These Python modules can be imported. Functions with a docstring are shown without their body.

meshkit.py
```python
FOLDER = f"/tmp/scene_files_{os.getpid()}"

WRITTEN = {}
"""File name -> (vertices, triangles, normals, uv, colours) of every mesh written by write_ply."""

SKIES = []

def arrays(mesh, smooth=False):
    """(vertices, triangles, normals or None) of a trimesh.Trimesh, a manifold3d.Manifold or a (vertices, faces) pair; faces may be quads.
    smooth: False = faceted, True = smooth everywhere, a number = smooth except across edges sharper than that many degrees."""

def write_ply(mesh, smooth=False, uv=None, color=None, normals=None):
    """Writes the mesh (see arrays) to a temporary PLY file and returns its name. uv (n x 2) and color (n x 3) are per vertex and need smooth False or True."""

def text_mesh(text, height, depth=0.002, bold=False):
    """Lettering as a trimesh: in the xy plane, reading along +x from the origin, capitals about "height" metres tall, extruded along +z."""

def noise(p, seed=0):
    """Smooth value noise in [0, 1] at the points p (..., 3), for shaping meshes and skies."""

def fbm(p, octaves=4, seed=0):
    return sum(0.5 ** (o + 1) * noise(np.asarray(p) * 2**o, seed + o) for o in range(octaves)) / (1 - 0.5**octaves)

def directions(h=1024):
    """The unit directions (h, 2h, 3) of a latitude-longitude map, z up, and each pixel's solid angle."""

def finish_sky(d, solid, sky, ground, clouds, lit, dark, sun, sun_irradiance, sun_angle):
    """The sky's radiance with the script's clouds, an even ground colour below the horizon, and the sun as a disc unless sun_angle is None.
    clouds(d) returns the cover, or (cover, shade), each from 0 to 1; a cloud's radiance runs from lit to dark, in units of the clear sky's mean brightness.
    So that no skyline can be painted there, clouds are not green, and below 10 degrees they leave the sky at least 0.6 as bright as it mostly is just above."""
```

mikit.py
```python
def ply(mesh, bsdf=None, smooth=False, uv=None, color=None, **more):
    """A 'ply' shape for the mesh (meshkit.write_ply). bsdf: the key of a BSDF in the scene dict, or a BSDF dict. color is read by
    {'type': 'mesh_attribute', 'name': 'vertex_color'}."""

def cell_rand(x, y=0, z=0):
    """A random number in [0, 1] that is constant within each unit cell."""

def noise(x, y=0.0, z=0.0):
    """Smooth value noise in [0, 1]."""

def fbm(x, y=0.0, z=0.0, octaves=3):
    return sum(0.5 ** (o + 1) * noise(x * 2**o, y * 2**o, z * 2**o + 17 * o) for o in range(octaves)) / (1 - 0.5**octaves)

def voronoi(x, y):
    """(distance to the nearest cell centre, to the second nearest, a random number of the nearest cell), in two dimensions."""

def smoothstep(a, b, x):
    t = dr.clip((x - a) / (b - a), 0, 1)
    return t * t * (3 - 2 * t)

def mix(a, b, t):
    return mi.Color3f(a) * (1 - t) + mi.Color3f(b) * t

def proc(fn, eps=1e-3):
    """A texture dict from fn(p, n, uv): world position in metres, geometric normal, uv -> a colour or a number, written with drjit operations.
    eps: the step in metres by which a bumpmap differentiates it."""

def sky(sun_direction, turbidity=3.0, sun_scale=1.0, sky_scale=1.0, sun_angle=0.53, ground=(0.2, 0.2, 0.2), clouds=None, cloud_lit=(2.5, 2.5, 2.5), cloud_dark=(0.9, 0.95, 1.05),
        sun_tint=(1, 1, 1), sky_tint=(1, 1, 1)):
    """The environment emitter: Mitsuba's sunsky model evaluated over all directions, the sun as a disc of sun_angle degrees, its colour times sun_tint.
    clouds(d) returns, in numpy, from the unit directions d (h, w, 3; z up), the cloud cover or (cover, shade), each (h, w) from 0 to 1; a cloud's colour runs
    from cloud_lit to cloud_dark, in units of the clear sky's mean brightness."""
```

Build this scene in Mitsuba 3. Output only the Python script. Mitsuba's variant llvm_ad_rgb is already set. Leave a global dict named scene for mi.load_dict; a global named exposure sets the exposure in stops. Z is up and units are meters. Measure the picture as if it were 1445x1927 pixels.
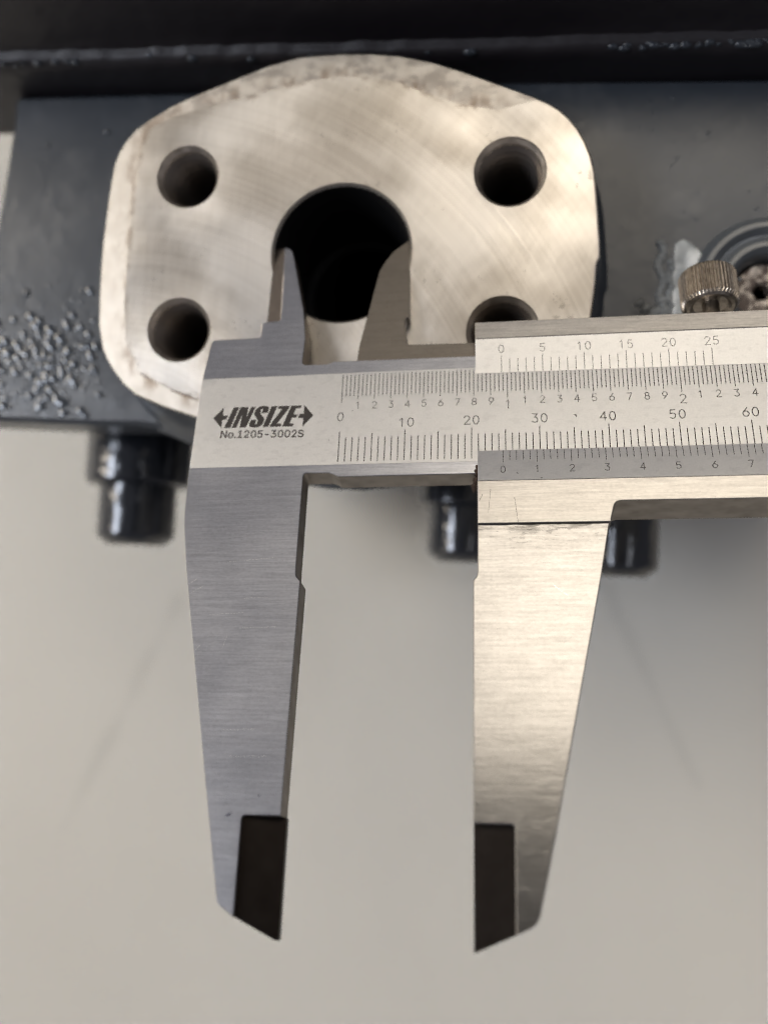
import math
import numpy as np
import trimesh
import drjit as dr
import mitsuba as mi
import shapely
from shapely.geometry import Polygon, LineString, Point
from shapely.ops import unary_union
from scipy.spatial.transform import Rotation
import mikit
import meshkit

T = mi.ScalarTransform4f
scene, labels = {}, {}
rng = np.random.default_rng(7)

# ------------------------------------------------------------------ camera, lamps, exposure
exposure = 0.15
CAM_H = 0.265                      # camera looks straight down from here, image top = +y
scene['camera'] = {
    'type': 'thinlens', 'fov': 45.66, 'fov_axis': 'x',
    'aperture_radius': 0.0018, 'focus_distance': 0.132,
    'near_clip': 0.005, 'far_clip': 20.0,
    'to_world': T().look_at(origin=[0, 0, CAM_H], target=[0, 0, 0], up=[0, 1, 0]),
}


def lamp(key, direction, dist, w, h, rgb, label, cat='lamp'):
    """a flat light panel: angles of `direction` are degrees (x, y) off the vertical seen from the work"""
    ax, ay = (math.radians(a) for a in direction)
    c = np.array([0, 0.03, CAM_H - 0.15])
    d = np.array([math.tan(ax), math.tan(ay), 1.0])
    o = c + d * dist
    scene[key] = {'type': 'rectangle',
                  'to_world': T().look_at(origin=o.tolist(), target=c.tolist(), up=[0, 1, 0.01]) @ T().scale([w / 2, h / 2, 1]),
                  'emitter': {'type': 'area', 'radiance': {'type': 'rgb', 'value': list(rgb)}}}
    labels[key] = {'label': label, 'category': cat}


lamp('ceiling_panel', (6, 38), 1.5, 1.10, 1.05, (2.3, 2.08, 1.77), 'warm white ceiling light panel above the machine')
lamp('ceiling_panel_001', (-66, 44), 1.0, 1.0, 1.15, (12.5, 11.2, 9.4), 'unseen wide fill panel added on one side to brighten the floor')  # no known source: added to lift the floor and steer its shadow
lamp('window_light', (-48, 2), 1.3, 0.45, 0.60, (14.0, 15.2, 17.5), 'cool daylight panel to one side of the machine')
lamp('ceiling_tube', (17, 7), 1.5, 0.12, 0.30, (7.5, 7.8, 8.4), 'short cool white light tube almost overhead')
scene['room_light'] = {'type': 'constant', 'radiance': {'type': 'rgb', 'value': [0.155, 0.155, 0.175]}}

# ------------------------------------------------------------------ frames of the two rigid things (mm -> world metres)
CR, CT = Rotation.from_rotvec([-0.4171, -0.1350, -0.0109]), np.array([-6.737, 12.2213, -138.8822])     # caliper, face z = 0
FR, FT = Rotation.from_rotvec([-0.07, -0.14, -0.04]), np.array([-7.21, 43.63, -152.68])                # port flange, face z = 0


def frame(R, t):
    def f(v):
        return (R.apply(np.asarray(v, float)) + t) / 1000.0 + np.array([0, 0, CAM_H])
    return f


CAL, FLG = frame(CR, CT), frame(FR, FT)

# ------------------------------------------------------------------ materials
N, FB, SS, MIX = mikit.noise, mikit.fbm, mikit.smoothstep, mikit.mix


def tex(fn, eps=1e-4):
    return mikit.proc(fn, eps)


def bsdf(key, base, rough, metallic=0.0, bump=None, bump_scale=1e-5, **kw):
    col = base if isinstance(base, dict) else {'type': 'rgb', 'value': list(base)}
    ro = rough if isinstance(rough, (dict, float)) else float(rough)
    d = {'type': 'principled', 'base_color': col, 'roughness': ro, 'metallic': float(metallic), **kw}
    if bump is not None:
        d = {'type': 'bumpmap', 'arbitrary': {**bump}, 'scale': float(bump_scale), 'bsdf': d}
    scene[key] = {'type': 'twosided', 'bsdf': d}


CN = CR.apply([0, 0, 1]).tolist()


def streaks(uv, fx=0.17, fy=4.2, s=0.0):
    """brushed grain that runs along the local x axis (uv in mm)"""
    a = N(uv.x * fx + 31.0 + s + 1.3 * N(uv.y * 3.0, s), uv.y * fy, s)
    b = N(uv.x * fx * 3.1 + 7.0 + 2.0 * N(uv.y * 7.0, s + 2), uv.y * fy * 2.3 + 3.0, s + 5.0)
    c = FB(uv.x * 0.35, uv.y * 0.9, s + 9.0, 4)
    d = N(uv.x * 2.6 + 11.0, uv.y * 6.5, s + 13.0)
    return a * 0.28 + b * 0.26 + c * 0.22 + d * 0.24


def facing(n):
    """1 on the broad faces of the caliper, 0 on its edges (the grain runs on the broad faces only)"""
    return SS(0.5, 0.9, dr.abs(n.x * CN[0] + n.y * CN[1] + n.z * CN[2]))


def steel_fn(c0, c1, s):
    def f(p, n, uv):
        k = facing(n)
        g = streaks(uv, s=s)
        edge = MIX((0.17, 0.15, 0.13), (0.36, 0.325, 0.285), FB(p.x * 500, p.y * 500, p.z * 500, 3))
        fine = SS(0.72, 0.95, N(uv.x * 1.1 + 3.0, uv.y * 22.0, 60.0 + s)) * SS(0.4, 0.8, N(uv.x * 0.21, uv.y * 0.5, 3.0 + s))
        return MIX(edge, MIX(c0, c1, g) * (1 - 0.16 * fine), k)
    return f


def jaw_fn(p, n, uv):
    c = steel_fn((0.34, 0.325, 0.305), (0.66, 0.64, 0.615), 4.0)(p, n, uv)
    e = uv.y + 15.9 + 0.9 * (N(uv.x * 0.5, 2.0) - 0.4)
    soil_shade = SS(-1.5, -0.05, e) * SS(0.25, 0.7, FB(uv.x * 0.7, uv.y * 5.0, 3.0, 4)) * facing(n)  # dirt plus the contact shadow under the slider step, painted together
    dots = SS(0.62, 0.8, FB(uv.x * 1.1, uv.y * 4.0, 31.0, 3)) * SS(-4.5, -1.0, e) * facing(n)
    return c * (1 - 0.62 * soil_shade) * (1 - 0.35 * dots)


def steel_rough(r0, r1, s):
    def f(p, n, uv):
        return dr.lerp(0.5, r0 + (r1 - r0) * (0.4 * streaks(uv, s=s + 2.0) + 0.6 * FB(uv.x * 0.12, uv.y * 0.16, s)), facing(n))
    return f


def steel_bump(s):
    def f(p, n, uv):
        return streaks(uv, 0.25, 11.0, s) * facing(n)
    return f


bsdf('m_jaw_steel', tex(steel_fn((0.355, 0.36, 0.385), (0.655, 0.66, 0.69), 1.0)), tex(steel_rough(0.24, 0.34, 1.0)), 1.0,
     tex(steel_bump(1.0), 2e-5), 1.5e-5)
bsdf('m_slide_steel', tex(steel_fn((0.38, 0.36, 0.33), (0.68, 0.65, 0.61), 4.0)), tex(steel_rough(0.24, 0.34, 4.0)), 1.0,
     tex(steel_bump(4.0), 2e-5), 1.5e-5)


def satin_fn(p, n, uv):
    return MIX((0.66, 0.655, 0.64), (0.76, 0.75, 0.73), 0.6 * N(uv.x * 6, uv.y * 7, 2.0) + 0.4 * FB(uv.x * 0.2, uv.y * 0.5, 8.0)) * \
        (1 - 0.07 * SS(0.55, 0.8, FB(uv.x * 0.9, uv.y * 1.6, 21.0)))


bsdf('m_moving_jaw', tex(jaw_fn), tex(steel_rough(0.20, 0.28, 4.0)), 1.0, tex(steel_bump(4.0), 2e-5), 1.5e-5)
bsdf('m_satin_chrome', tex(satin_fn), 0.43, 1.0)
bsdf('m_satin_vernier', tex(satin_fn), 0.34, 1.0)
bsdf('m_relief_reflection', tex(lambda p, n, uv: MIX((0.020, 0.016, 0.014), (0.030, 0.025, 0.022), FB(uv.x * 0.5, uv.y * 0.5, 2.0))), 0.45, 1.0)  # dark reflection in the hollow-ground tips put into the colour
bsdf('m_relief_brown_reflection', (0.15, 0.13, 0.115), 0.42, 1.0)  # brownish dark reflection of the inside tip, held in the base colour
bsdf('m_shaded_steel', tex(steel_fn((0.17, 0.15, 0.125), (0.27, 0.24, 0.205), 6.0)), 0.42, 1.0)  # darker copy of the steel: shade on this jaw is painted in
bsdf('m_print', (0.022, 0.018, 0.015), 0.7)
bsdf('m_ink', (0.02, 0.02, 0.05), 0.6)
bsdf('m_scratch', (0.85, 0.84, 0.82), 0.22, 1.0)
bsdf('m_grime', (0.035, 0.022, 0.016), 0.95)
bsdf('m_knurl', tex(lambda p, n, uv: MIX((0.25, 0.21, 0.17), (0.46, 0.41, 0.35), N(p.x * 2500, p.y * 2500, p.z * 2500))), 0.36, 1.0)

# the flange face: milled bare metal with swirl marks, and the rubbed and stained land along its border
BAND = [(-23.4, -25.5), (-29.3, -23.4), (-34.0, -20.9), (-37.1, -15.4), (-37.7, -7.9), (-37.7, -0.4), (-37.5, 7.1), (-37.1, 13.8), (-36.2, 20.2), (-34.6, 22.6),
        (-30.4, 24.4), (-24.7, 26.0), (-19.1, 27.1), (-12.6, 28.8), (-7.1, 30.0), (-1.6, 30.5), (3.0, 30.2), (8.5, 29.1), (13.1, 27.2), (18.5, 25.2), (25.2, 23.9)]


def band_distance(uv):
    d = mi.Float(1e3)
    for (ax, ay), (bx, by) in zip(BAND[:-1], BAND[1:]):
        ex, ey = bx - ax, by - ay
        t = dr.clip(((uv.x - ax) * ex + (uv.y - ay) * ey) / (ex * ex + ey * ey), 0, 1)
        d = dr.minimum(d, dr.sqrt(dr.square(uv.x - ax - t * ex) + dr.square(uv.y - ay - t * ey)))
    return d


def swirl(uv):
    r = dr.sqrt(dr.square(uv.x + 38.0) + dr.square(uv.y + 46.0))
    a = dr.atan2(uv.y + 46.0, uv.x + 38.0)
    return 0.55 * N(r * 2.2, a * 3.0, 2.0) + 0.45 * N(r * 4.3, a * 5.0, 8.0)


def flange_fn(p, n, uv):
    x, y = uv.x * 0.8 + uv.y * 0.6, uv.y * 0.8 - uv.x * 0.6
    grain = N(uv.x * 2.6, uv.y * 0.12, 5.0) * SS(10.0, -25.0, uv.x)
    mott = 0.55 * N(x * 0.09 + 3.3, y * 0.10, 1.0) + 0.28 * N(x * 0.21, uv.y * 0.24 + 5, 2.0) + 0.17 * FB(uv.x * 0.6, y * 0.6, 3.0, 4)
    c = MIX((0.43, 0.385, 0.325), (0.88, 0.83, 0.755), 0.22 * swirl(uv) + 0.08 * grain + 0.70 * SS(0.2, 0.75, mott))
    d = band_distance(uv)
    dirt = SS(1.1, 0.0, d) * SS(0.40, 0.8, FB(uv.x * 0.7, uv.y * 0.7, 5.0, 5))
    pit = SS(0.84, 0.9, N(uv.x * 1.9, uv.y * 2.1, 33.0)) * SS(0.70, 0.82, N(uv.x * 0.25, uv.y * 0.25, 9.0))
    return MIX(MIX(c, (0.20, 0.14, 0.09), dirt * 0.7), (0.25, 0.22, 0.18), pit * 0.5)


def land_fn(p, n, uv):
    c = MIX((0.50, 0.455, 0.395), (0.70, 0.655, 0.59), FB(uv.x * 0.5, uv.y * 0.5, 1.0, 5))
    d = band_distance(uv)
    rust = SS(0.36, 0.78, FB(uv.x * 0.7 + 9, uv.y * 0.35, 6.0, 5)) * SS(3.4, 0.0, d)
    dark = SS(0.38, 0.72, FB(uv.x * 0.45, uv.y * 0.8, 17.0, 5)) * SS(24.0, 31.0, uv.y + 0.004 * dr.square(uv.x))
    line = SS(0.5, 0.1, d) * SS(0.35, 0.6, N(uv.x * 0.3, uv.y * 0.3, 2.0)) * SS(-17.0, -21.0, uv.y)
    c = MIX(c, (0.19, 0.12, 0.07), rust * 0.7)
    c = MIX(c, (0.20, 0.175, 0.155), dark * 0.55)
    return MIX(c, (0.10, 0.06, 0.035), line * 0.85)


bsdf('m_flange', tex(flange_fn), tex(lambda p, n, uv: 0.27 + 0.20 * N(uv.x * 0.1 + uv.y * 0.05, uv.y * 0.09 - uv.x * 0.04, 7.0)), 1.0,
     tex(lambda p, n, uv: swirl(uv), 5e-5), 0.9e-5)
bsdf('m_flange_land', tex(land_fn), 0.46, 1.0)
FN = FR.apply([0, 0, 1]).tolist()
bsdf('m_thread', tex(lambda p, n, uv: MIX((0.010, 0.008, 0.007), (0.20, 0.172, 0.148), SS(0.2, 0.6, n.x * FN[0] + n.y * FN[1] + n.z * FN[2]))), 0.36, 1.0)  # outward flanks painted as if lit, the flats painted near black
bsdf('m_thread_rim', tex(lambda p, n, uv: MIX((0.36, 0.32, 0.275), (0.74, 0.67, 0.59), N(p.x * 900, p.y * 900, p.z * 900))), 0.45, 1.0)
bsdf('m_bore', (0.004, 0.0035, 0.0035), 0.6)
bsdf('m_socket', tex(lambda p, n, uv: MIX((0.10, 0.08, 0.07), (0.62, 0.55, 0.48), SS(0.35, 0.7, FB(p.x * 900, p.y * 900, p.z * 900, 4)))), 0.5, 0.8)


def paint_fn(p, n, uv):
    g = FB(p.x * 60, p.y * 60, p.z * 60, 4)
    worn = SS(0.58, 0.78, FB(p.x * 130 + 3, p.y * 130, p.z * 130 + 2, 4))
    return MIX((0.021, 0.026, 0.033), (0.037, 0.043, 0.051), g) + mi.Color3f(0.020, 0.019, 0.017) * worn


def peel(p, n, uv):
    return FB(p.x * 420, p.y * 420, p.z * 420, 2)


bsdf('m_paint', tex(paint_fn), tex(lambda p, n, uv: 0.23 + 0.20 * FB(p.x * 60, p.y * 60, p.z * 60 + 5, 4)), 0.0, tex(peel, 2e-4), 0.7e-4, specular=0.8)
bsdf('m_boss', (0.060, 0.066, 0.072), 0.28, 0.0, tex(peel, 2e-4), 0.7e-4, specular=0.9)
bsdf('m_paint_gloss', (0.012, 0.014, 0.018), 0.16, 0.0, tex(peel, 2e-4), 1.4e-4, specular=0.75)


bsdf('m_blister', tex(paint_fn), 0.11, 0.0, specular=0.7)


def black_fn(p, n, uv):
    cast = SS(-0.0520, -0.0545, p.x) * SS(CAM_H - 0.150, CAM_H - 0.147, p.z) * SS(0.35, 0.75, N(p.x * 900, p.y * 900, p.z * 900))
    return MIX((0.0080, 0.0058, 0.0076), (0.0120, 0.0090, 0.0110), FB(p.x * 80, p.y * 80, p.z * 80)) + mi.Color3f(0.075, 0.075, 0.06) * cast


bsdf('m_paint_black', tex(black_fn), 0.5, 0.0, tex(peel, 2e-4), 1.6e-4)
bsdf('m_glare_patch', tex(lambda p, n, uv: MIX((0.26, 0.27, 0.26), (0.70, 0.70, 0.66), SS(0.3, 0.65, FB(p.x * 500, p.y * 250, p.z * 500)))), 0.4)  # glare on the block, painted as a pale colour
bsdf('m_drip_glare', tex(lambda p, n, uv: MIX((0.10, 0.105, 0.105), (0.34, 0.35, 0.34), FB(p.x * 400, p.y * 400, p.z * 400))), 0.30)  # paler than the block paint: glare put into the drip colour


def floor_fn(p, n, uv):
    c = MIX((0.58, 0.55, 0.485), (0.66, 0.63, 0.56), FB(p.x * 9, p.y * 9, 1.0, 4))
    for (ax, ay, bx, by, w) in ((-.060, -.026, -.093, -.092, .0026), (.063, -.019, .091, -.079, .0026)):
        ex, ey = bx - ax, by - ay
        t = dr.clip(((p.x - ax) * ex + (p.y - ay) * ey) / (ex * ex + ey * ey), 0, 1)
        d = dr.sqrt(dr.square(p.x - ax - t * ex) + dr.square(p.y - ay - t * ey)) + 0.004 * N(p.x * 90, p.y * 90, 4.0)
        c = c * (1 - 0.13 * SS(w * 2.2, 0.0, d))
    return c


bsdf('m_floor', tex(floor_fn), 0.6)

# ------------------------------------------------------------------ mesh helpers (all in local mm)


def put(key, mesh, mat, to, smooth=False, label=None, **kw):
    """one scene entry from a local mesh; its uv are the local x, y in mm"""
    if hasattr(mesh, 'vertices'):
        v, f = np.array(mesh.vertices), np.array(mesh.faces)
    else:
        v, f = np.asarray(mesh[0], float), np.asarray(mesh[1], int)
    k, i = key, 1
    while k in scene:
        k = f'{key}_{i:03d}'
        i += 1
    if smooth in (False, True):
        uv = v[:, :2].copy()
        fn = np.cross(v[f[:, 1]] - v[f[:, 0]], v[f[:, 2]] - v[f[:, 0]])
        fn /= np.linalg.norm(fn, axis=1, keepdims=True) + 1e-12
        for steep, col in (((np.abs(fn[:, 2]) < 0.3) & (np.abs(fn[:, 1]) >= np.abs(fn[:, 0])), 0), ((np.abs(fn[:, 2]) < 0.3) & (np.abs(fn[:, 1]) < np.abs(fn[:, 0])), 1)):
            i = np.unique(f[steep])
            uv[i] = np.c_[v[i, col], v[i, 2]]          # upright walls: along the wall, and height
        scene[k] = mikit.ply((to(v), f), mat, smooth=smooth, uv=uv)
    else:
        scene[k] = mikit.ply((to(v), f), mat, smooth=smooth)
    if label:
        labels[k] = {'label': label}
    labels.setdefault(k, {}).update(kw) if kw else None
    return k


def tri2d(poly):
    v, f = trimesh.creation.triangulate_polygon(poly, engine='earcut')
    return np.asarray(v)[:, :2], np.asarray(f)


def ring_pts(r):
    return np.asarray(r.coords)[:-1]


def inset_ring(pts, c):
    """moves every edge of a counter-clockwise ring inwards by c, vertex for vertex"""
    a, b = np.roll(pts, 1, 0), np.roll(pts, -1, 0)
    e1, e2 = pts - a, b - pts
    e1 /= np.linalg.norm(e1, axis=1, keepdims=True)
    e2 /= np.linalg.norm(e2, axis=1, keepdims=True)
    n1, n2 = np.c_[-e1[:, 1], e1[:, 0]], np.c_[-e2[:, 1], e2[:, 0]]
    m = n1 + n2
    return pts + m * (c / np.maximum((m * n1).sum(1), 0.35))[:, None]


def plate(poly, z0, z1, c=0.0, back=True):
    """a prism with a small chamfer on its upper rim; poly may have holes"""
    poly = shapely.geometry.polygon.orient(Polygon(poly) if not hasattr(poly, 'exterior') else poly, 1.0)
    V, F, n = [], [], 0
    rings = [ring_pts(poly.exterior)] + [ring_pts(h) for h in poly.interiors]
    top = []
    for pts in rings:
        ins = inset_ring(pts, c) if c else pts
        top.append(ins)
        m = len(pts)
        lev = [np.c_[pts, np.full(m, z0)], np.c_[pts, np.full(m, z1 - c)]] + ([np.c_[ins, np.full(m, z1)]] if c else [])
        for k in range(len(lev) - 1):      # separate vertices: flat shading per wall
            i = np.arange(m)
            j = (i + 1) % m
            V.append(np.vstack([lev[k], lev[k + 1]]))
            F.append(np.vstack([np.c_[i, j, j + m], np.c_[i, j + m, i + m]]) + n)
            n += 2 * m
    for z, rs, flip in ((z1, top, False), (z0, rings, True)):
        if flip and not back:
            continue
        v, f = tri2d(Polygon(rs[0], rs[1:]))
        a, b, cc = v[f[:, 0]], v[f[:, 1]], v[f[:, 2]]
        s = np.cross(b - a, cc - a) < 0
        f = np.where(s[:, None], f[:, ::-1], f)
        V.append(np.c_[v, np.full(len(v), z)])
        F.append((f[:, ::-1] if flip else f) + n)
        n += len(v)
    return np.vstack(V), np.vstack(F)


def flat(poly, z, d=0.02):
    """print: a sheet d above the surface z"""
    V, F, n = [], [], 0
    for g in (poly.geoms if hasattr(poly, 'geoms') else [poly]):
        v, f = tri2d(g)
        a, b, cc = v[f[:, 0]], v[f[:, 1]], v[f[:, 2]]
        f = np.where((np.cross(b - a, cc - a) < 0)[:, None], f[:, ::-1], f)
        V.append(np.c_[v, np.full(len(v), z + d)])
        F.append(f + n)
        n += len(v)
    return np.vstack(V), np.vstack(F)


def box(x0, x1, y0, y1, z0, z1, c=0.0):
    return plate([(x0, y0), (x1, y0), (x1, y1), (x0, y1)], z0, z1, c)


def lathe(profile, n=64, centre=(0, 0), axis='z', mod=None):
    """profile (r, h) turned about the local axis; mod(k, r) changes a radius per angle"""
    prof = np.asarray(profile, float)
    ang = np.arange(n) * 2 * np.pi / n
    V = []
    for r, h in prof:
        rr = np.full(n, r) if mod is None else mod(ang, r)
        V.append(np.c_[rr * np.cos(ang), rr * np.sin(ang), np.full(n, h)])
    V = np.vstack(V)
    F = []
    i = np.arange(n)
    j = (i + 1) % n
    for k in range(len(prof) - 1):
        F += [np.c_[k * n + i, k * n + j, (k + 1) * n + j], np.c_[k * n + i, (k + 1) * n + j, (k + 1) * n + i]]
    V, F = V, np.vstack(F)
    if axis == 'y':                        # turned axis -> local -y
        V = np.c_[V[:, 0], -V[:, 2], V[:, 1]]
    V = V + np.array([centre[0], centre[1], centre[2] if len(centre) > 2 else 0])
    return V, F


def join(*ms):
    V, F, n = [], [], 0
    for v, f in ms:
        V.append(v)
        F.append(np.asarray(f) + n)
        n += len(v)
    return np.vstack(V), np.vstack(F)


def rounded(poly, r):
    p = Polygon(poly)
    return p.buffer(-r, quad_segs=6).buffer(2 * r, quad_segs=6).buffer(-r, quad_segs=6).simplify(0.01)


# ------------------------------------------------------------------ the floor
fl = trimesh.creation.box(extents=[5, 5, 0.1])
fl.apply_translation([0.5, 0.5, -0.05])
scene['floor'] = mikit.ply(fl, 'm_floor')
labels['floor'] = {'label': 'pale grey beige concrete floor far below the work', 'kind': 'structure'}

# ------------------------------------------------------------------ the machine: painted block, port flange, bolts
MB = 'machine_housing'
labels[MB] = {'label': 'dark grey painted machine housing with a bare metal port flange', 'category': 'machine'}
BLK = -15.0
block = [(-70.2, 37.2), (-70.0, 31.9), (-71.4, 18.0), (-73.5, -5), (-75.5, -27.3), (-49.5, -27.8), (-40, -27.7), (-20, -30), (25, -29), (110, -27), (110, 36.0), (72, 36.3), (26, 37.5), (-32, 37.1)]
block_poly = rounded(block, 1.2)

FL_OUT = [(-8.9, 34.3), (-14.5, 32.9), (-19.5, 31.0), (-26.4, 28.4), (-31.2, 26.3), (-35.3, 23.85), (-37.6, 22.2), (-39.2, 20.3), (-40.3, 18.4), (-41.1, 16.3), (-41.6, 12.5), (-42.0, 7.3), (-42.3, 2.5), (-42.4, -2.3),
          (-42.3, -7.9), (-42.05, -12.9), (-41.1, -16.9), (-40.1, -18.9), (-38.7, -20.9), (-36.9, -23.0), (-34.7, -24.8), (-29.5, -26.8), (-23.5, -28.6), (-16, -31.0), (-9, -33.6), (-3, -34.4), (3, -34.4),
          (9, -33.5), (20, -29.8), (30, -25.9), (34.5, -23.6), (38.2, -20.4), (40.2, -16.3), (41.3, -11), (41.9, -5.0), (42.0, -2.2), (42.5, -1.0), (42.4, 1.6), (42.0, 6.1), (41.6, 10.2), (41.2, 13.2), (40.6, 15.7), (39.6, 18.1),
          (38.4, 20.3), (36.9, 22.2), (35.3, 23.7), (33.4, 24.9), (30.6, 26.2), (27.3, 27.5), (19.3, 30.7), (13.9, 32.6), (8.3, 33.9), (3.8, 34.4), (-1.7, 34.6)]
HOLES = [(-27.55, 13.4), (27.6, 13.3), (-27.5, -13.5), (27.35, -13.4)]
HOLE_R = [5.5, 5.9, 5.55, 5.9]
BORE, RB = (0.03, -0.15), 12.0
fl_poly = Polygon(FL_OUT)


def circle(c, r, n=96):
    a = np.arange(n) * 2 * np.pi / n
    return Polygon(np.c_[c[0] + r * np.cos(a), c[1] + r * np.sin(a)])


cut = unary_union([circle(BORE, RB, 160)] + [circle(h, r) for h, r in zip(HOLES, HOLE_R)])
# block with the flange's footprint left out, so that the flange stands in it
put(f'{MB}__block', plate(block_poly.difference(fl_poly.buffer(-1.0)).difference(circle((72.0, -1.7), 5.5, 48)), -26, BLK, 0.9), 'm_paint', FLG)
fl_solid = fl_poly.difference(cut)
put(f'{MB}__flange', plate(fl_solid, -0.7, -0.12, 0.25), 'm_flange_land', FLG, label='bare metal port flange with a stained border')
# painted flank of the flange, flaring towards the block
pts = inset_ring(np.array(ring_pts(shapely.geometry.polygon.orient(fl_poly, 1.0).exterior)), 0.12)
lv = [(0.0, -0.7), (-0.25, -2.5), (-0.6, -9), (-2.0, -14.2), (-4.2, -16.5), (-2.5, -30)]
vs = [np.c_[inset_ring(pts, o), np.full(len(pts), z)] for o, z in lv]
m_ = len(pts)
i_ = np.arange(m_)
j_ = (i_ + 1) % m_
fs = np.vstack([np.vstack([np.c_[k * m_ + i_, k * m_ + j_, (k + 1) * m_ + j_], np.c_[k * m_ + i_, (k + 1) * m_ + j_, (k + 1) * m_ + i_]])[:, ::-1] for k in range(len(lv) - 1)])
put(f'{MB}__flange__flank', (np.vstack(vs), fs), 'm_paint', FLG, smooth=40)
# the freshly milled pad, a hair proud of the border land
pad = Polygon(BAND + [(34, 26), (60, 20), (60, -45), (-10, -45), (-18, -28)]).intersection(fl_poly.buffer(-0.35)).difference(cut.buffer(0.02))
pad = max(pad.geoms, key=lambda g: g.area) if hasattr(pad, 'geoms') else pad
put(f'{MB}__flange__milled_face', plate(pad.simplify(0.01), -0.3, 0.0, 0.06, back=False), 'm_flange', FLG)

# port bore: small chamfer, then a long dark tube
bore = lathe([(RB + 0.02, -0.02), (RB - 0.35, -0.6)], 160, BORE)
put(f'{MB}__port_bore__rim', bore, 'm_flange_land', FLG, smooth=False)
put(f'{MB}__port_bore', lathe([(RB - 0.35, -0.6), (RB - 0.35, -26), (RB - 1.4, -27), (RB - 1.4, -100), (0.01, -100)], 128, BORE), 'm_bore', FLG, smooth=30)

for (hx, hy), RH in zip(HOLES, HOLE_R):
    ri = RH - 0.75
    th = [(ri, -1.5)]
    z = -1.5
    while z > -24:
        th += [(ri + 0.35, z - 0.3), (ri + 0.35, z - 0.6), (ri - 0.4, z - 1.35), (ri - 0.4, z - 1.55), (ri + 0.35, z - 2.1)]
        z -= 2.1
    th += [(0.01, -25)]
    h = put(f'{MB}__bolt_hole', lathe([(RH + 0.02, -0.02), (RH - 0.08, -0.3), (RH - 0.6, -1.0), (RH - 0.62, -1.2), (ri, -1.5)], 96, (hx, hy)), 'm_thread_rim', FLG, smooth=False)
    put(f'{h}__thread', lathe(th, 96, (hx, hy)), 'm_thread', FLG, smooth=False)

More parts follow.
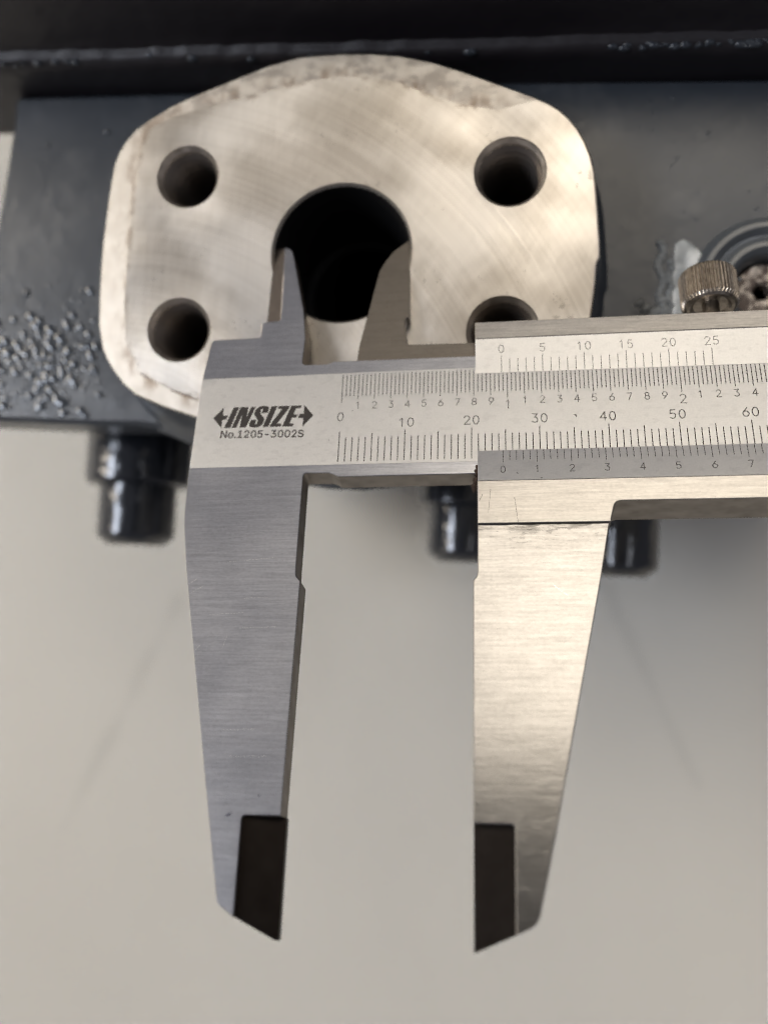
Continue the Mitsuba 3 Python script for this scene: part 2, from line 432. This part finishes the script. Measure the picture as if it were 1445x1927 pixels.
# overhanging upper body: a beaded lip and a slanting black wall above it
ridge = [(36.4, -30), (36.9, -9.5), (37.0, -8.0), (37.3, -6.8), (37.9, -5.9), (38.6, -5.5), (39.3, -5.5), (39.7, -5.3), (40.6, -3.0), (44.5, 16.0), (46, 17.5), (95, 18), (95, -30)]
us = np.linspace(-120, 120, 241)
V, F = [], []
for u in us:
    k = (u + 70) / 140
    e = 0.5 * (meshkit.fbm(np.array([[u * 0.35, 3.0, 1.0]]), 3)[0] - 0.5)
    V += [(u, a + 0.75 - 1.25 * k + (e * 0.5 if 1 <= q <= 8 else 0), b + (e if 2 <= q <= 7 else 0)) for q, (a, b) in enumerate(ridge)]
m = len(ridge)
for a in range(len(us) - 1):
    for b in range(m):
        c_ = (b + 1) % m
        F += [(a * m + b, (a + 1) * m + b, (a + 1) * m + c_), (a * m + b, (a + 1) * m + c_, a * m + c_)]
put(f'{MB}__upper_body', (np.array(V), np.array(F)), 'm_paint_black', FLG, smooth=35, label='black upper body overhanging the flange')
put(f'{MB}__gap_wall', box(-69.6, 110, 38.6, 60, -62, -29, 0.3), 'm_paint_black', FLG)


put(f'{MB}__lower_shade_body', join(plate(Polygon([(-60, -15), (110, -15), (110, 36), (-60, 36)]).difference(circle(BORE, RB + 0.8, 64)), -64, -25.5, 1.0),
                                   plate(Polygon([(-42, -21), (110, -21), (110, 36), (-42, 36)]).difference(circle(BORE, RB + 0.8, 64)), -125, -63.5, 1.0)), 'm_paint', FLG)  # carries the bolts; the deep unseen part is added to shade the floor


def dome(u, v, w, ru, rv, h, ang=0.0, n=10, k=4):
    V, F = [(0, 0, h)], []
    for a in range(1, k + 1):
        t = a / k * math.pi / 2
        for b in range(n):
            q = b * 2 * math.pi / n
            V.append((ru * math.sin(t) * math.cos(q), rv * math.sin(t) * math.sin(q), h * math.cos(t)))
    for b in range(n):
        F.append((0, 1 + b, 1 + (b + 1) % n))
        for a in range(k - 1):
            s0, s1 = 1 + a * n, 1 + (a + 1) * n
            F += [(s0 + b, s1 + b, s1 + (b + 1) % n), (s0 + b, s1 + (b + 1) % n, s0 + (b + 1) % n)]
    V = np.array(V, float)
    ca, sa = math.cos(ang), math.sin(ang)
    V = np.c_[V[:, 0] * ca - V[:, 1] * sa + u, V[:, 0] * sa + V[:, 1] * ca + v, V[:, 2] + w]
    return V, np.array(F)


# blistered paint: many drops below on one side, a few elsewhere
ds = []
for _ in range(330):
    u, v = rng.normal(-61, 8.5), rng.normal(-17.0, 6.5)
    if u < -75 or v < -26.3 or v > 0 or u > -46.5 + 0.2 * (v + 15):
        continue
    s = 0.28 + 0.85 * rng.random() ** 1.7
    ds.append(dome(u, v, BLK - 0.02, s * (1.1 + 0.5 * rng.random()), s * 0.9, s * 0.27, -0.5 + 0.6 * rng.random(), 14, 5))
for _ in range(26):
    u, v = 47 + 27 * rng.random(), 34 - 34 * rng.random()
    s = 0.22 + 0.3 * rng.random()
    ds.append(dome(u, v, BLK - 0.02, s, s * 0.9, s * 0.2, rng.random()))
for u, v, s in ((-50.2, 29.5, .7), (-62.4, 27, .6), (-53, -2.0, .6), (-64.5, -2.4, .9)):
    ds.append(dome(u, v, BLK - 0.02, s, s, s * 0.55))
put(f'{MB}__block__paint_blister', join(*ds), 'm_blister', FLG, smooth=True, kind='stuff', label='glossy blisters in the grey paint')
ds = []
for u in np.r_[rng.uniform(-70, -50, 14), rng.uniform(44, 75, 52), rng.uniform(-40, 40, 6)]:
    k = (u + 70) / 140
    s = 0.3 + 0.55 * rng.random() ** 2
    ds.append(dome(u, 37.9 + 0.75 - 1.25 * k + 0.3 * rng.normal(), -6.1, s * 1.6, s * 0.8, 0.35 + s * 0.5))
put(f'{MB}__upper_body__paint_blister', join(*ds), 'm_blister', FLG, smooth=True, kind='stuff', label='glossy paint beads along the lip')

# ringed boss with a socket plug at the edge of the view
BC = (72.0, -1.7)
boss = lathe([(12.9, -0.05), (12.6, 0.4), (12.1, 1.2), (11.4, 1.8), (10.6, 1.85), (9.9, 1.4), (9.4, 0.9), (9.0, 0.85), (8.5, 1.3), (7.9, 1.9), (7.1, 2.0), (6.4, 1.6), (5.8, 0.7), (5.5, -0.6), (5.4, -6)], 96, (BC[0], BC[1], BLK))
put(f'{MB}__boss', boss, 'm_boss', FLG, smooth=30)
plug = plate(circle((0, 0), 5.35, 48).difference(circle((-.4, .2), 1.5, 6)), -5, -1.6, 0.4)
put(f'{MB}__boss__socket_plug', (plug[0] + np.array([BC[0], BC[1], BLK]), plug[1]), 'm_socket', FLG)

# glare beside the boss, painted as a pale patch and on lumpy drips
glare_outline = Polygon([(56.9, 6.3), (57.9, 6.9), (58.9, 6.4), (60.1, 5.2), (61.4, 3.4), (61.9, 1.0), (61.7, -6.5), (56.2, -7.0), (56.6, -3.0), (56.4, 0.0), (56.7, 3.0)]).buffer(0.4, quad_segs=4).simplify(0.05)
ds = [plate(glare_outline, -0.2, 0.16, 0.14)]
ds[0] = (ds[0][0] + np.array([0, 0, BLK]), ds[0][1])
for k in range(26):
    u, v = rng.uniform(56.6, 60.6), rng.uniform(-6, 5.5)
    if glare_outline.buffer(-0.8).contains(Point(u, v)):
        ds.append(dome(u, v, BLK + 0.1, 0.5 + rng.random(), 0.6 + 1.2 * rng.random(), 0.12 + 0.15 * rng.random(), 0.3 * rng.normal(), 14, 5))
put(f'{MB}__glare_patch', join(*ds), 'm_glare_patch', FLG, smooth=30, label='pale patch of painted glare beside the ringed boss')
ds = []
for k in range(16):
    ds.append(dome(54.0 + 0.5 * math.sin(k) + 0.04 * k, 6.6 - 0.85 * k, BLK - 0.05, 0.7 + 0.3 * rng.random(), 0.7 + 0.35 * rng.random(), 0.7))
for k in range(9):
    ds.append(dome(55.8 + 0.25 * math.sin(2 * k), 3.2 - 1.1 * k, BLK - 0.05, 0.55 + 0.25 * rng.random(), 0.8, 0.6))
for k in range(14):
    ds.append(dome(50.3 + 5.0 * rng.random(), -3.4 - 3.2 * rng.random(), BLK - 0.05, 0.7 + 0.5 * rng.random(), 0.5 + 0.3 * rng.random(), 0.7, 0.7))
put(f'{MB}__glare_drips', join(*ds), 'm_drip_glare', FLG, smooth=True, kind='stuff', label='lumpy paint drips with glare put into their pale grey')

# bolts that stand out of the underside
for u, w, rc, rs, v1, v2 in ((-52.2, -45, 11.4, 8.35, -36.7, -49.6), (19.8, -52, 10.5, 8.0, -38.5, -50.2), (53.2, -54, 10.5, 7.7, -38.5, -51.8)):
    prof = [(0.01, 13), (rc, 13), (rc, -v1 - 1.2), (rc - 0.35, -v1 - 0.4), (rc - 1.2, -v1), (rs + 0.3, -v1 + 0.05)]
    b = put(f'{MB}__bolt', lathe(prof, 72, (u, 0, w), 'y'), 'm_paint_gloss', FLG, smooth=28)
    prof = [(rs, -v1 - 0.5), (rs, -v2 - 2.2), (rs - 0.5, -v2 - 1.3), (rs - 2.4, -v2), (0.01, -v2)]
    put(f'{b}__shank', lathe(prof, 64, (u, 0, w), 'y'), 'm_paint_gloss', FLG, smooth=28)

# ------------------------------------------------------------------ the vernier caliper
VC = 'vernier_caliper'
labels[VC] = {'label': 'steel vernier caliper measuring the bore of the port flange', 'category': 'caliper'}
body = [(-23.0, 10.3), (-23.1, -7.3), (-22.9, -12.6), (-22.75, -14.6), (-21.5, -21.6), (-14.8, -52.5), (-11.75, -66.2), (-11.6, -66.55), (-11.35, -66.75), (-9.42, -68.05),
        (-9.58, -56.5), (-9.5, -56.15), (-9.2, -55.95), (-4.42, -55.9), (-4.38, -40), (-4.32, -24.6), (-4.32, -24.0), (-4.85, -23.45), (-5.05, -23.0), (-5.1, -21.5), (-5.16, -7.4), (-5.0, -7.0), (-4.7, -6.88),
        (-1.25, -6.93), (-0.8, -7.05), (-0.15, -7.4), (0.2, -7.58), (0.6, -7.61), (120, -7.61), (120, 12.75), (-1.8, 12.74), (-2.35, 12.42), (-2.8, 12.3), (-6.2, 12.31), (-6.6, 12.45), (-6.75, 12.8), (-6.78, 13.6), (-6.64, 17.4),
        (-7.32, 22.7), (-9.94, 34.3), (-10.2, 35.1), (-10.7, 35.7), (-11.62, 36.15), (-11.1, 21.5), (-11.25, 21.05), (-13.45, 20.9), (-14.16, 20.75), (-14.12, 18.4), (-14.22, 18.0), (-14.6, 17.88), (-21.7, 17.8), (-22.1, 17.65), (-22.3, 17.2)]
put(f'{VC}__beam', plate(body, -3.9, 0.0, 0.10), 'm_jaw_steel', CAL, label='steel beam with the fixed jaws')


def wedge(poly, zs, zb, c=0.0):
    """a plate whose upper side follows zs(x, y)"""
    v, f = plate(poly, zb, zb + 1.0, c)
    up = v[:, 2] > zb + 0.5
    v[up, 2] = [zs(x, y) + (z - zb - 1.0) for x, y, z in v[up]]
    return v, f


put(f'{VC}__beam__knife_edge', wedge([(-9.42, -68.05), (-9.58, -56.5), (-9.5, -56.15), (-9.2, -55.95), (-4.42, -55.9), (-4.15, -56.0), (-4.0, -70.3), (-4.15, -70.5), (-4.5, -70.45)],
                                     lambda x, y: -0.9 - 0.26 * (x + 9.6), -3.6, 0.07), 'm_relief_reflection', CAL, label='ground tip of the fixed jaw with its dark reflection painted in')
put(f'{VC}__beam__knife_edge', wedge([(-11.62, 36.15), (-11.1, 21.5), (-11.25, 21.05), (-13.55, 20.9), (-13.6, 35.9), (-13.4, 36.35), (-13.0, 36.45)],
                                     lambda x, y: -0.4 + 0.2 * (x + 11.1), -3.6), 'm_relief_brown_reflection', CAL, label='ground tip of the fixed inside jaw with its dark reflection painted brown')

# satin chrome scale strip, a hair proud of the beam
ms = f'{VC}__main_scale'
put(ms, plate([(-22.95, 10.30), (-23.05, -5.62), (120, -5.68), (120, 10.62), (20, 10.56)], -0.2, 0.05, 0.03, back=False), 'm_satin_chrome', CAL, label='satin strip with the main scales')
ZS = 0.05


def line(x, y0, y1, w=0.13, slant=0.0):
    return Polygon([(x - w / 2, y0), (x + w / 2, y0), (x + w / 2 + slant, y1), (x - w / 2 + slant, y1)])


for k in range(0, 64):
    top = 0.0 if k % 10 == 0 else -0.42 if k % 5 == 0 else -1.03
    put(f'{ms}__millimetre_line', flat(line(k, -5.15, top, 0.145), ZS), 'm_print', CAL)
for k in range(0, 100):
    x = k * 0.635
    bot = 5.06 if k % 40 == 0 else 5.62 if k % 4 == 0 else 6.18
    put(f'{ms}__inch_line', flat(line(x, bot, 10.15, 0.135), ZS), 'm_print', CAL)


# engraved single-stroke numerals
def arc(cx, cy, rx, ry, a0, a1, n=14):
    a = np.radians(np.linspace(a0, a1, n))
    return [(cx + rx * math.cos(t), cy + ry * math.sin(t)) for t in a]


GLYPH = {
    '0': [arc(.31, .5, .27, .46, 0, 360, 28)],
    '1': [[(.12, .78), (.33, .96), (.33, .04)]],
    '2': [arc(.31, .70, .26, .26, 165, -20) + [(.06, .04), (.60, .04)]],
    '3': [[(.06, .96), (.55, .96), (.28, .60)] + arc(.29, .32, .28, .28, 85, -150)],
    '4': [[(.46, .04), (.46, .96), (.03, .30), (.63, .30)]],
    '5': [[(.54, .96), (.13, .96), (.08, .56)] + arc(.30, .33, .27, .29, 125, -145)],
    '6': [[(.46, .96), (.12, .52)] + arc(.32, .32, .27, .28, 155, -205, 26)],
    '7': [[(.04, .96), (.58, .96), (.22, .04)]],
    '8': [arc(.31, .73, .22, .23, -90, 270, 24), arc(.31, .27, .27, .23, 90, 450, 24)],
    '9': [[(.18, .04), (.52, .50)] + arc(.32, .68, .27, .28, -25, 335, 26)],
}


def numeral(text, cx, cy, h, w=0.115):
    parts, x = [], 0.0
    adv = 0.86
    for ch in text:
        parts += [LineString([(x + a, b) for a, b in s]) for s in GLYPH[ch]]
        x += adv
    width = x - adv + 0.62
    g = unary_union([shapely.affinity.translate(shapely.affinity.scale(s, h, h, origin=(0, 0)), cx - width * h / 2, cy - h / 2) for s in parts])
    return g.buffer(w / 2, quad_segs=3).simplify(0.008)


for t, x, y in (('0', -0.02, 2.59), ('10', 10.15, 1.30), ('20', 19.98, 1.33), ('30', 30.04, 1.33), ('40', 39.94, 1.33), ('50', 49.83, 1.29), ('60', 60.02, 1.29)):
    put(f'{ms}__numeral', flat(numeral(t, x, y, 1.56, 0.145), ZS), 'm_print', CAL)
for i, t in enumerate('123456789112345678921234'):
    x = 2.58 + 2.54 * i
    big = i in (9, 19)
    put(f'{ms}__numeral', flat(numeral(t, x + 0.03, 3.85 if big else 4.53, 1.58 if big else 1.27, 0.125), ZS), 'm_print', CAL)
for x, y, r in ((1.74, 3.61, .10), (-1.53, -1.44, .07)):
    put(f'{ms}__speck', flat(circle((x, y), r, 10), ZS), 'm_print', CAL)
put(f'{ms}__nick', flat(Polygon([(35.0, 1.75), (35.35, 1.8), (35.5, 1.5), (35.42, 1.2), (35.3, 1.55)]), ZS), 'm_print', CAL)

# the maker's mark: lettering between two arrows, and the model number under it
LOGO = [
    [(-20.26, 3.08), (-18.74, 4.9), (-18.75, 3.46), (-17.87, 3.45), (-18.18, 2.72), (-18.77, 2.71), (-18.74, 1.19)],
    [(-17.14, 4.9), (-16.24, 4.9), (-17.33, 1.22), (-18.33, 1.22)],
    [(-16.05, 4.89), (-14.75, 4.87), (-14.9, 3.03), (-14.34, 4.86), (-13.6, 4.86), (-14.83, 1.21), (-15.86, 1.22), (-15.67, 3.45), (-16.38, 1.2), (-17.12, 1.2)],
    [(-13.22, 4.68), (-13.0, 4.89), (-12.51, 4.99), (-11.82, 4.95), (-11.48, 4.72), (-11.42, 4.41), (-11.61, 3.71), (-12.57, 3.65), (-12.39, 4.34), (-12.5, 4.46), (-12.69, 4.28), (-12.74, 3.86), (-12.66, 3.58), (-12.04, 2.69), (-12.0, 2.34), (-12.2, 1.75),
     (-12.5, 1.35), (-12.94, 1.2), (-13.45, 1.15), (-13.92, 1.18), (-14.26, 1.36), (-14.37, 1.64), (-14.34, 1.9), (-14.11, 2.54), (-13.26, 2.55), (-13.42, 1.85), (-13.32, 1.69), (-13.14, 1.95), (-13.06, 2.38), (-13.18, 2.64), (-13.7, 3.45), (-13.74, 3.71), (-13.58, 4.3)],
    [(-11.05, 4.88), (-10.13, 4.88), (-11.26, 1.2), (-12.2, 1.19)],
    [(-9.89, 4.87), (-8.14, 4.86), (-8.31, 4.29), (-9.94, 1.73), (-9.17, 1.73), (-9.32, 1.18), (-11.1, 1.19), (-10.93, 1.68), (-9.33, 4.33), (-10.08, 4.33)],
    [(-7.92, 4.85), (-6.23, 4.84), (-6.4, 4.36), (-7.12, 4.35), (-7.44, 3.25), (-6.8, 3.23), (-6.94, 2.72), (-7.62, 2.7), (-7.94, 1.66), (-7.26, 1.66), (-7.42, 1.16), (-9.09, 1.17)],
    [(-5.85, 4.93), (-4.29, 3.0), (-5.84, 1.1), (-5.86, 2.57), (-6.69, 2.62), (-6.5, 3.32), (-5.84, 3.34)],
]
for i, p_ in enumerate(LOGO):
    put(f'{ms}__' + ('logo_arrow' if i in (0, 7) else 'logo_letter'), flat(Polygon(p_).buffer(0), ZS), 'm_print', CAL)
tm = meshkit.text_mesh('No.1205-3002S', 1.26, 0.02, bold=True)
tv = np.array(tm.vertices)
tv[:, 0] *= 13.2 / (tv[:, 0].max() - tv[:, 0].min())
ca = math.atan2(-0.26, 13.2)
tv = np.c_[-18.9 + tv[:, 0] * math.cos(ca) - tv[:, 1] * math.sin(ca), -0.5 + tv[:, 0] * math.sin(ca) + tv[:, 1] * math.cos(ca), tv[:, 2] + ZS]
put(f'{ms}__model_number', (tv, np.array(tm.faces)), 'm_print', CAL)

# the slider: frame bars, two bevelled vernier plates, the moving jaws, the lock screw
X1 = 112
sl = f'{VC}__slider'
low = [(20.87, -9.2), (20.87, -15.92), (39.27, -15.92), (39.32, -15.5), (39.8, -13.6), (39.95, -13.2), (40.25, -12.9), (40.8, -12.74), (X1, -12.72), (X1, -9.2)]
put(sl, join(box(20.55, X1, 15.22, 18.36, -6.0, 0.9, 0.12), plate(low, -6.0, 0.9, 0.10),
             box(48, X1, -9.1, 15.3, -5.9, -4.6)), 'm_slide_steel', CAL, label='steel slider frame with its brushed lower bar')


def slope(y0, z0, y1, z1):
    return lambda x, y: z0 + (z1 - z0) * (y - y0) / (y1 - y0)


S_IN, S_MM = slope(9.4, 0.14, 15.2, 0.84), slope(-3.94, 0.14, -9.2, 0.84)
vi, vm = f'{VC}__inch_vernier', f'{VC}__metric_vernier'
put(vi, wedge([(20.66, 9.42), (X1, 9.28), (X1, 15.2), (20.6, 15.2)], S_IN, -0.02), 'm_satin_chrome', CAL, label='bright bevelled plate with the inch vernier')
put(vm, wedge([(20.9, -9.18), (X1, -9.18), (X1, -3.88), (20.9, -3.96)], S_MM, -0.02), 'm_satin_vernier', CAL, label='grey bevelled plate with the metric vernier')


def on(surface, poly, d=0.02):
    v, f = flat(poly, 0.0)
    v[:, 2] = [surface(x, y) + d for x, y, _ in v]
    return v, f


for k in range(26):
    x = 24.57 + k * 31.1 / 25
    put(f'{vi}__graduation', on(S_IN, line(x, 9.45, 12.3 if k % 5 == 0 else 11.76, 0.10)), 'm_print', CAL)
for k in range(6):
    put(f'{vi}__numeral', on(S_IN, numeral(str(5 * k), 24.57 + k * 6.235, 13.38, 1.42, 0.105)), 'm_print', CAL)
for k in range(50):
    x = 24.58 + k * 0.98
    if x > 68:
        break
    put(f'{vm}__graduation', on(S_MM, line(x, -6.12 if k % 5 == 0 else -5.72, -4.0, 0.10)), 'm_print', CAL)
for k in range(9):
    put(f'{vm}__numeral', on(S_MM, numeral(str(k), 24.55 + k * 4.92, -7.32, 1.22, 0.115)), 'm_print', CAL)
for x, y, r in ((26.59, -7.98, .12), (30.02, -8.89, .10)):
    put(f'{vm}__speck', on(S_MM, circle((x, y), r, 10)), 'm_print', CAL)

jaw = [(20.86, -14.5), (20.84, -22.9), (20.72, -23.6), (20.22, -24.25), (20.2, -56.2), (24.9, -56.22), (25.2, -56.35), (25.32, -56.7), (25.22, -68.72), (27.3, -67.72), (27.75, -67.25), (28.05, -66.7), (28.77, -63.76), (30.39, -56.9), (32.95, -44.85), (37.5, -24.2), (39.2, -15.6), (39.2, -14.5)]
mj = put(f'{VC}__moving_jaw', plate(jaw, -3.5, 0.40, 0.14), 'm_moving_jaw', CAL, label='warm steel outside jaw of the slider')
put(f'{mj}__knife_edge', wedge([(20.2, -56.2), (24.9, -56.22), (25.2, -56.35), (25.32, -56.7), (25.22, -68.72), (20.45, -70.78), (20.2, -70.78)], lambda x, y: -1.1 + 0.05 * (x - 25.3), -3.6, 0.07), 'm_relief_reflection', CAL, label='ground tip of the moving jaw with its dark reflection painted in')
inj = [(1.80, 12.78), (1.83, 13.3), (2.0, 15.8), (4.78, 30.92), (5.44, 32.29), (6.9, 34.68), (9.56, 36.97), (9.72, 36.9), (9.86, 31.28), (9.96, 22.45), (9.9, 21.3), (9.45, 21.0), (9.24, 20.5), (9.26, 19.7), (9.5, 18.2), (9.72, 16.2), (9.95, 16.0), (19.05, 15.85), (60, 15.85), (60, 12.78)]
put(f'{VC}__inside_jaw', plate(inj, -2.9, -0.95, 0.08), 'm_shaded_steel', CAL, label='inside jaw of the slider with its shade painted in as brown')

# scratches, ink and specks on the fixed jaw
for x0, y0, x1, y1, w in ((-20.73, -24.44, -19.57, -23.55, .07), (-20.39, -25.81, -18.55, -24.7, .06), (-12.28, -26.57, -8.72, -26.43, .04), (-14.64, -34.03, -14.11, -31.96, .04), (-12.52, -30.96, -7.18, -30.81, .045),
                          (-18.61, -34.27, -17.8, -33.35, .05), (-17, -29, -12, -28.7, .035), (-15, -21, -8, -20.4, .035), (-13.5, -45.2, -9, -45.0, .04), (-12, -48.6, -7, -48.5, .05)):
    put(f'{VC}__beam__scratch', flat(LineString([(x0, y0), (x1, y1)]).buffer(w / 2, cap_style=2), 0.0, 0.012), 'm_scratch', CAL)
put(f'{VC}__beam__ink_mark', flat(Polygon([(-11.75, -56.1), (-11.6, -56.22), (-11.3, -56.12), (-10.95, -55.85), (-10.8, -55.72), (-11.1, -55.72), (-11.45, -55.88)]), 0.0, 0.015), 'm_ink', CAL)
put(f'{VC}__beam__speck', flat(circle((-7.5, -53.5), .13, 8), 0.0, 0.015), 'm_ink', CAL)
for x0, y0, x1, y1, w in ((21.14, -12.38, 21.6, -11.38, .07), (22.4, -14.3, 22.74, -10.6, .05), (26.1, -11.9, 26.55, -15.8, .05)):
    put(f'{sl}__scratch', flat(LineString([(x0, y0), (x1, y1)]).buffer(w / 2, cap_style=2), 0.9, 0.012), 'm_grime', CAL)
put(f'{mj}__scratch', flat(LineString([(31.04, -24.95), (32.97, -26.49)]).buffer(.03, cap_style=2), 0.40, 0.012), 'm_scratch', CAL)

# lint and grime caught in front of the slider
gs = []
for _ in range(110):
    s = trimesh.creation.icosphere(subdivisions=1, radius=0.07 + 0.17 * rng.random())
    t = rng.random() ** 0.7
    v = s.vertices * (0.6 + 0.8 * rng.random((len(s.vertices), 1))) + np.array([20.85 - (0.12 + 0.75 * t) * rng.random(), -6.3 - 3.3 * t ** 0.8, (0.12 if t < 0.3 else -0.1 - 2.2 * rng.random())])
    gs.append((v, np.array(s.faces)))
put(f'{sl}__grime', join(*gs), 'm_grime', CAL, label='dark lint stuck to the slider edge', kind='stuff')

# knurled lock screw on the slider's upper edge
ls = f'{VC}__lock_screw'
KN = 46


def knurl(a, r):
    return r + (0.16 * np.sign(np.sin(a * KN)) * np.abs(np.sin(a * KN)) ** 0.6 if 4.0 < r < 4.45 else 0)


KC = (57.2, 0, -3.0)
put(f'{ls}__head', lathe([(0.01, -28.3), (3.5, -28.3), (3.9, -28.0), (4.3, -27.6), (4.3, -22.6), (3.95, -22.1), (3.6, -21.8), (3.1, -21.9), (2.6, -22.4), (0.01, -22.4)], KN * 6, KC, 'y', knurl), 'm_knurl', CAL, smooth=False)
put(f'{ls}__neck', lathe([(1.3, -23.5), (1.3, -19.6), (2.1, -19.2), (2.1, -17.0)], 32, KC, 'y'), 'm_knurl', CAL, smooth=True)

# the phone that takes the picture: its dark back shows as the dim reflection low on the jaws
PH = 'phone'
labels[PH] = {'label': 'dark phone held above the caliper to take the picture', 'category': 'phone'}
bsdf('m_phone', (0.02, 0.02, 0.022), 0.4)
UP = lambda v: np.asarray(v, float) / 1000.0 + np.array([0, 0, CAM_H])
put(f'{PH}__body', plate(rounded([(-37, -128), (37, -128), (37, 46), (-37, 46)], 9), 2.0, 10.0, 0.5), 'm_phone', UP)
put(f'{PH}__lens_ring', lathe([(15, 2.2), (15, 0.6), (14.5, 0.1), (6, 0.1), (6, 2.2)], 64, (0, 0)), 'm_phone', UP, smooth=30)
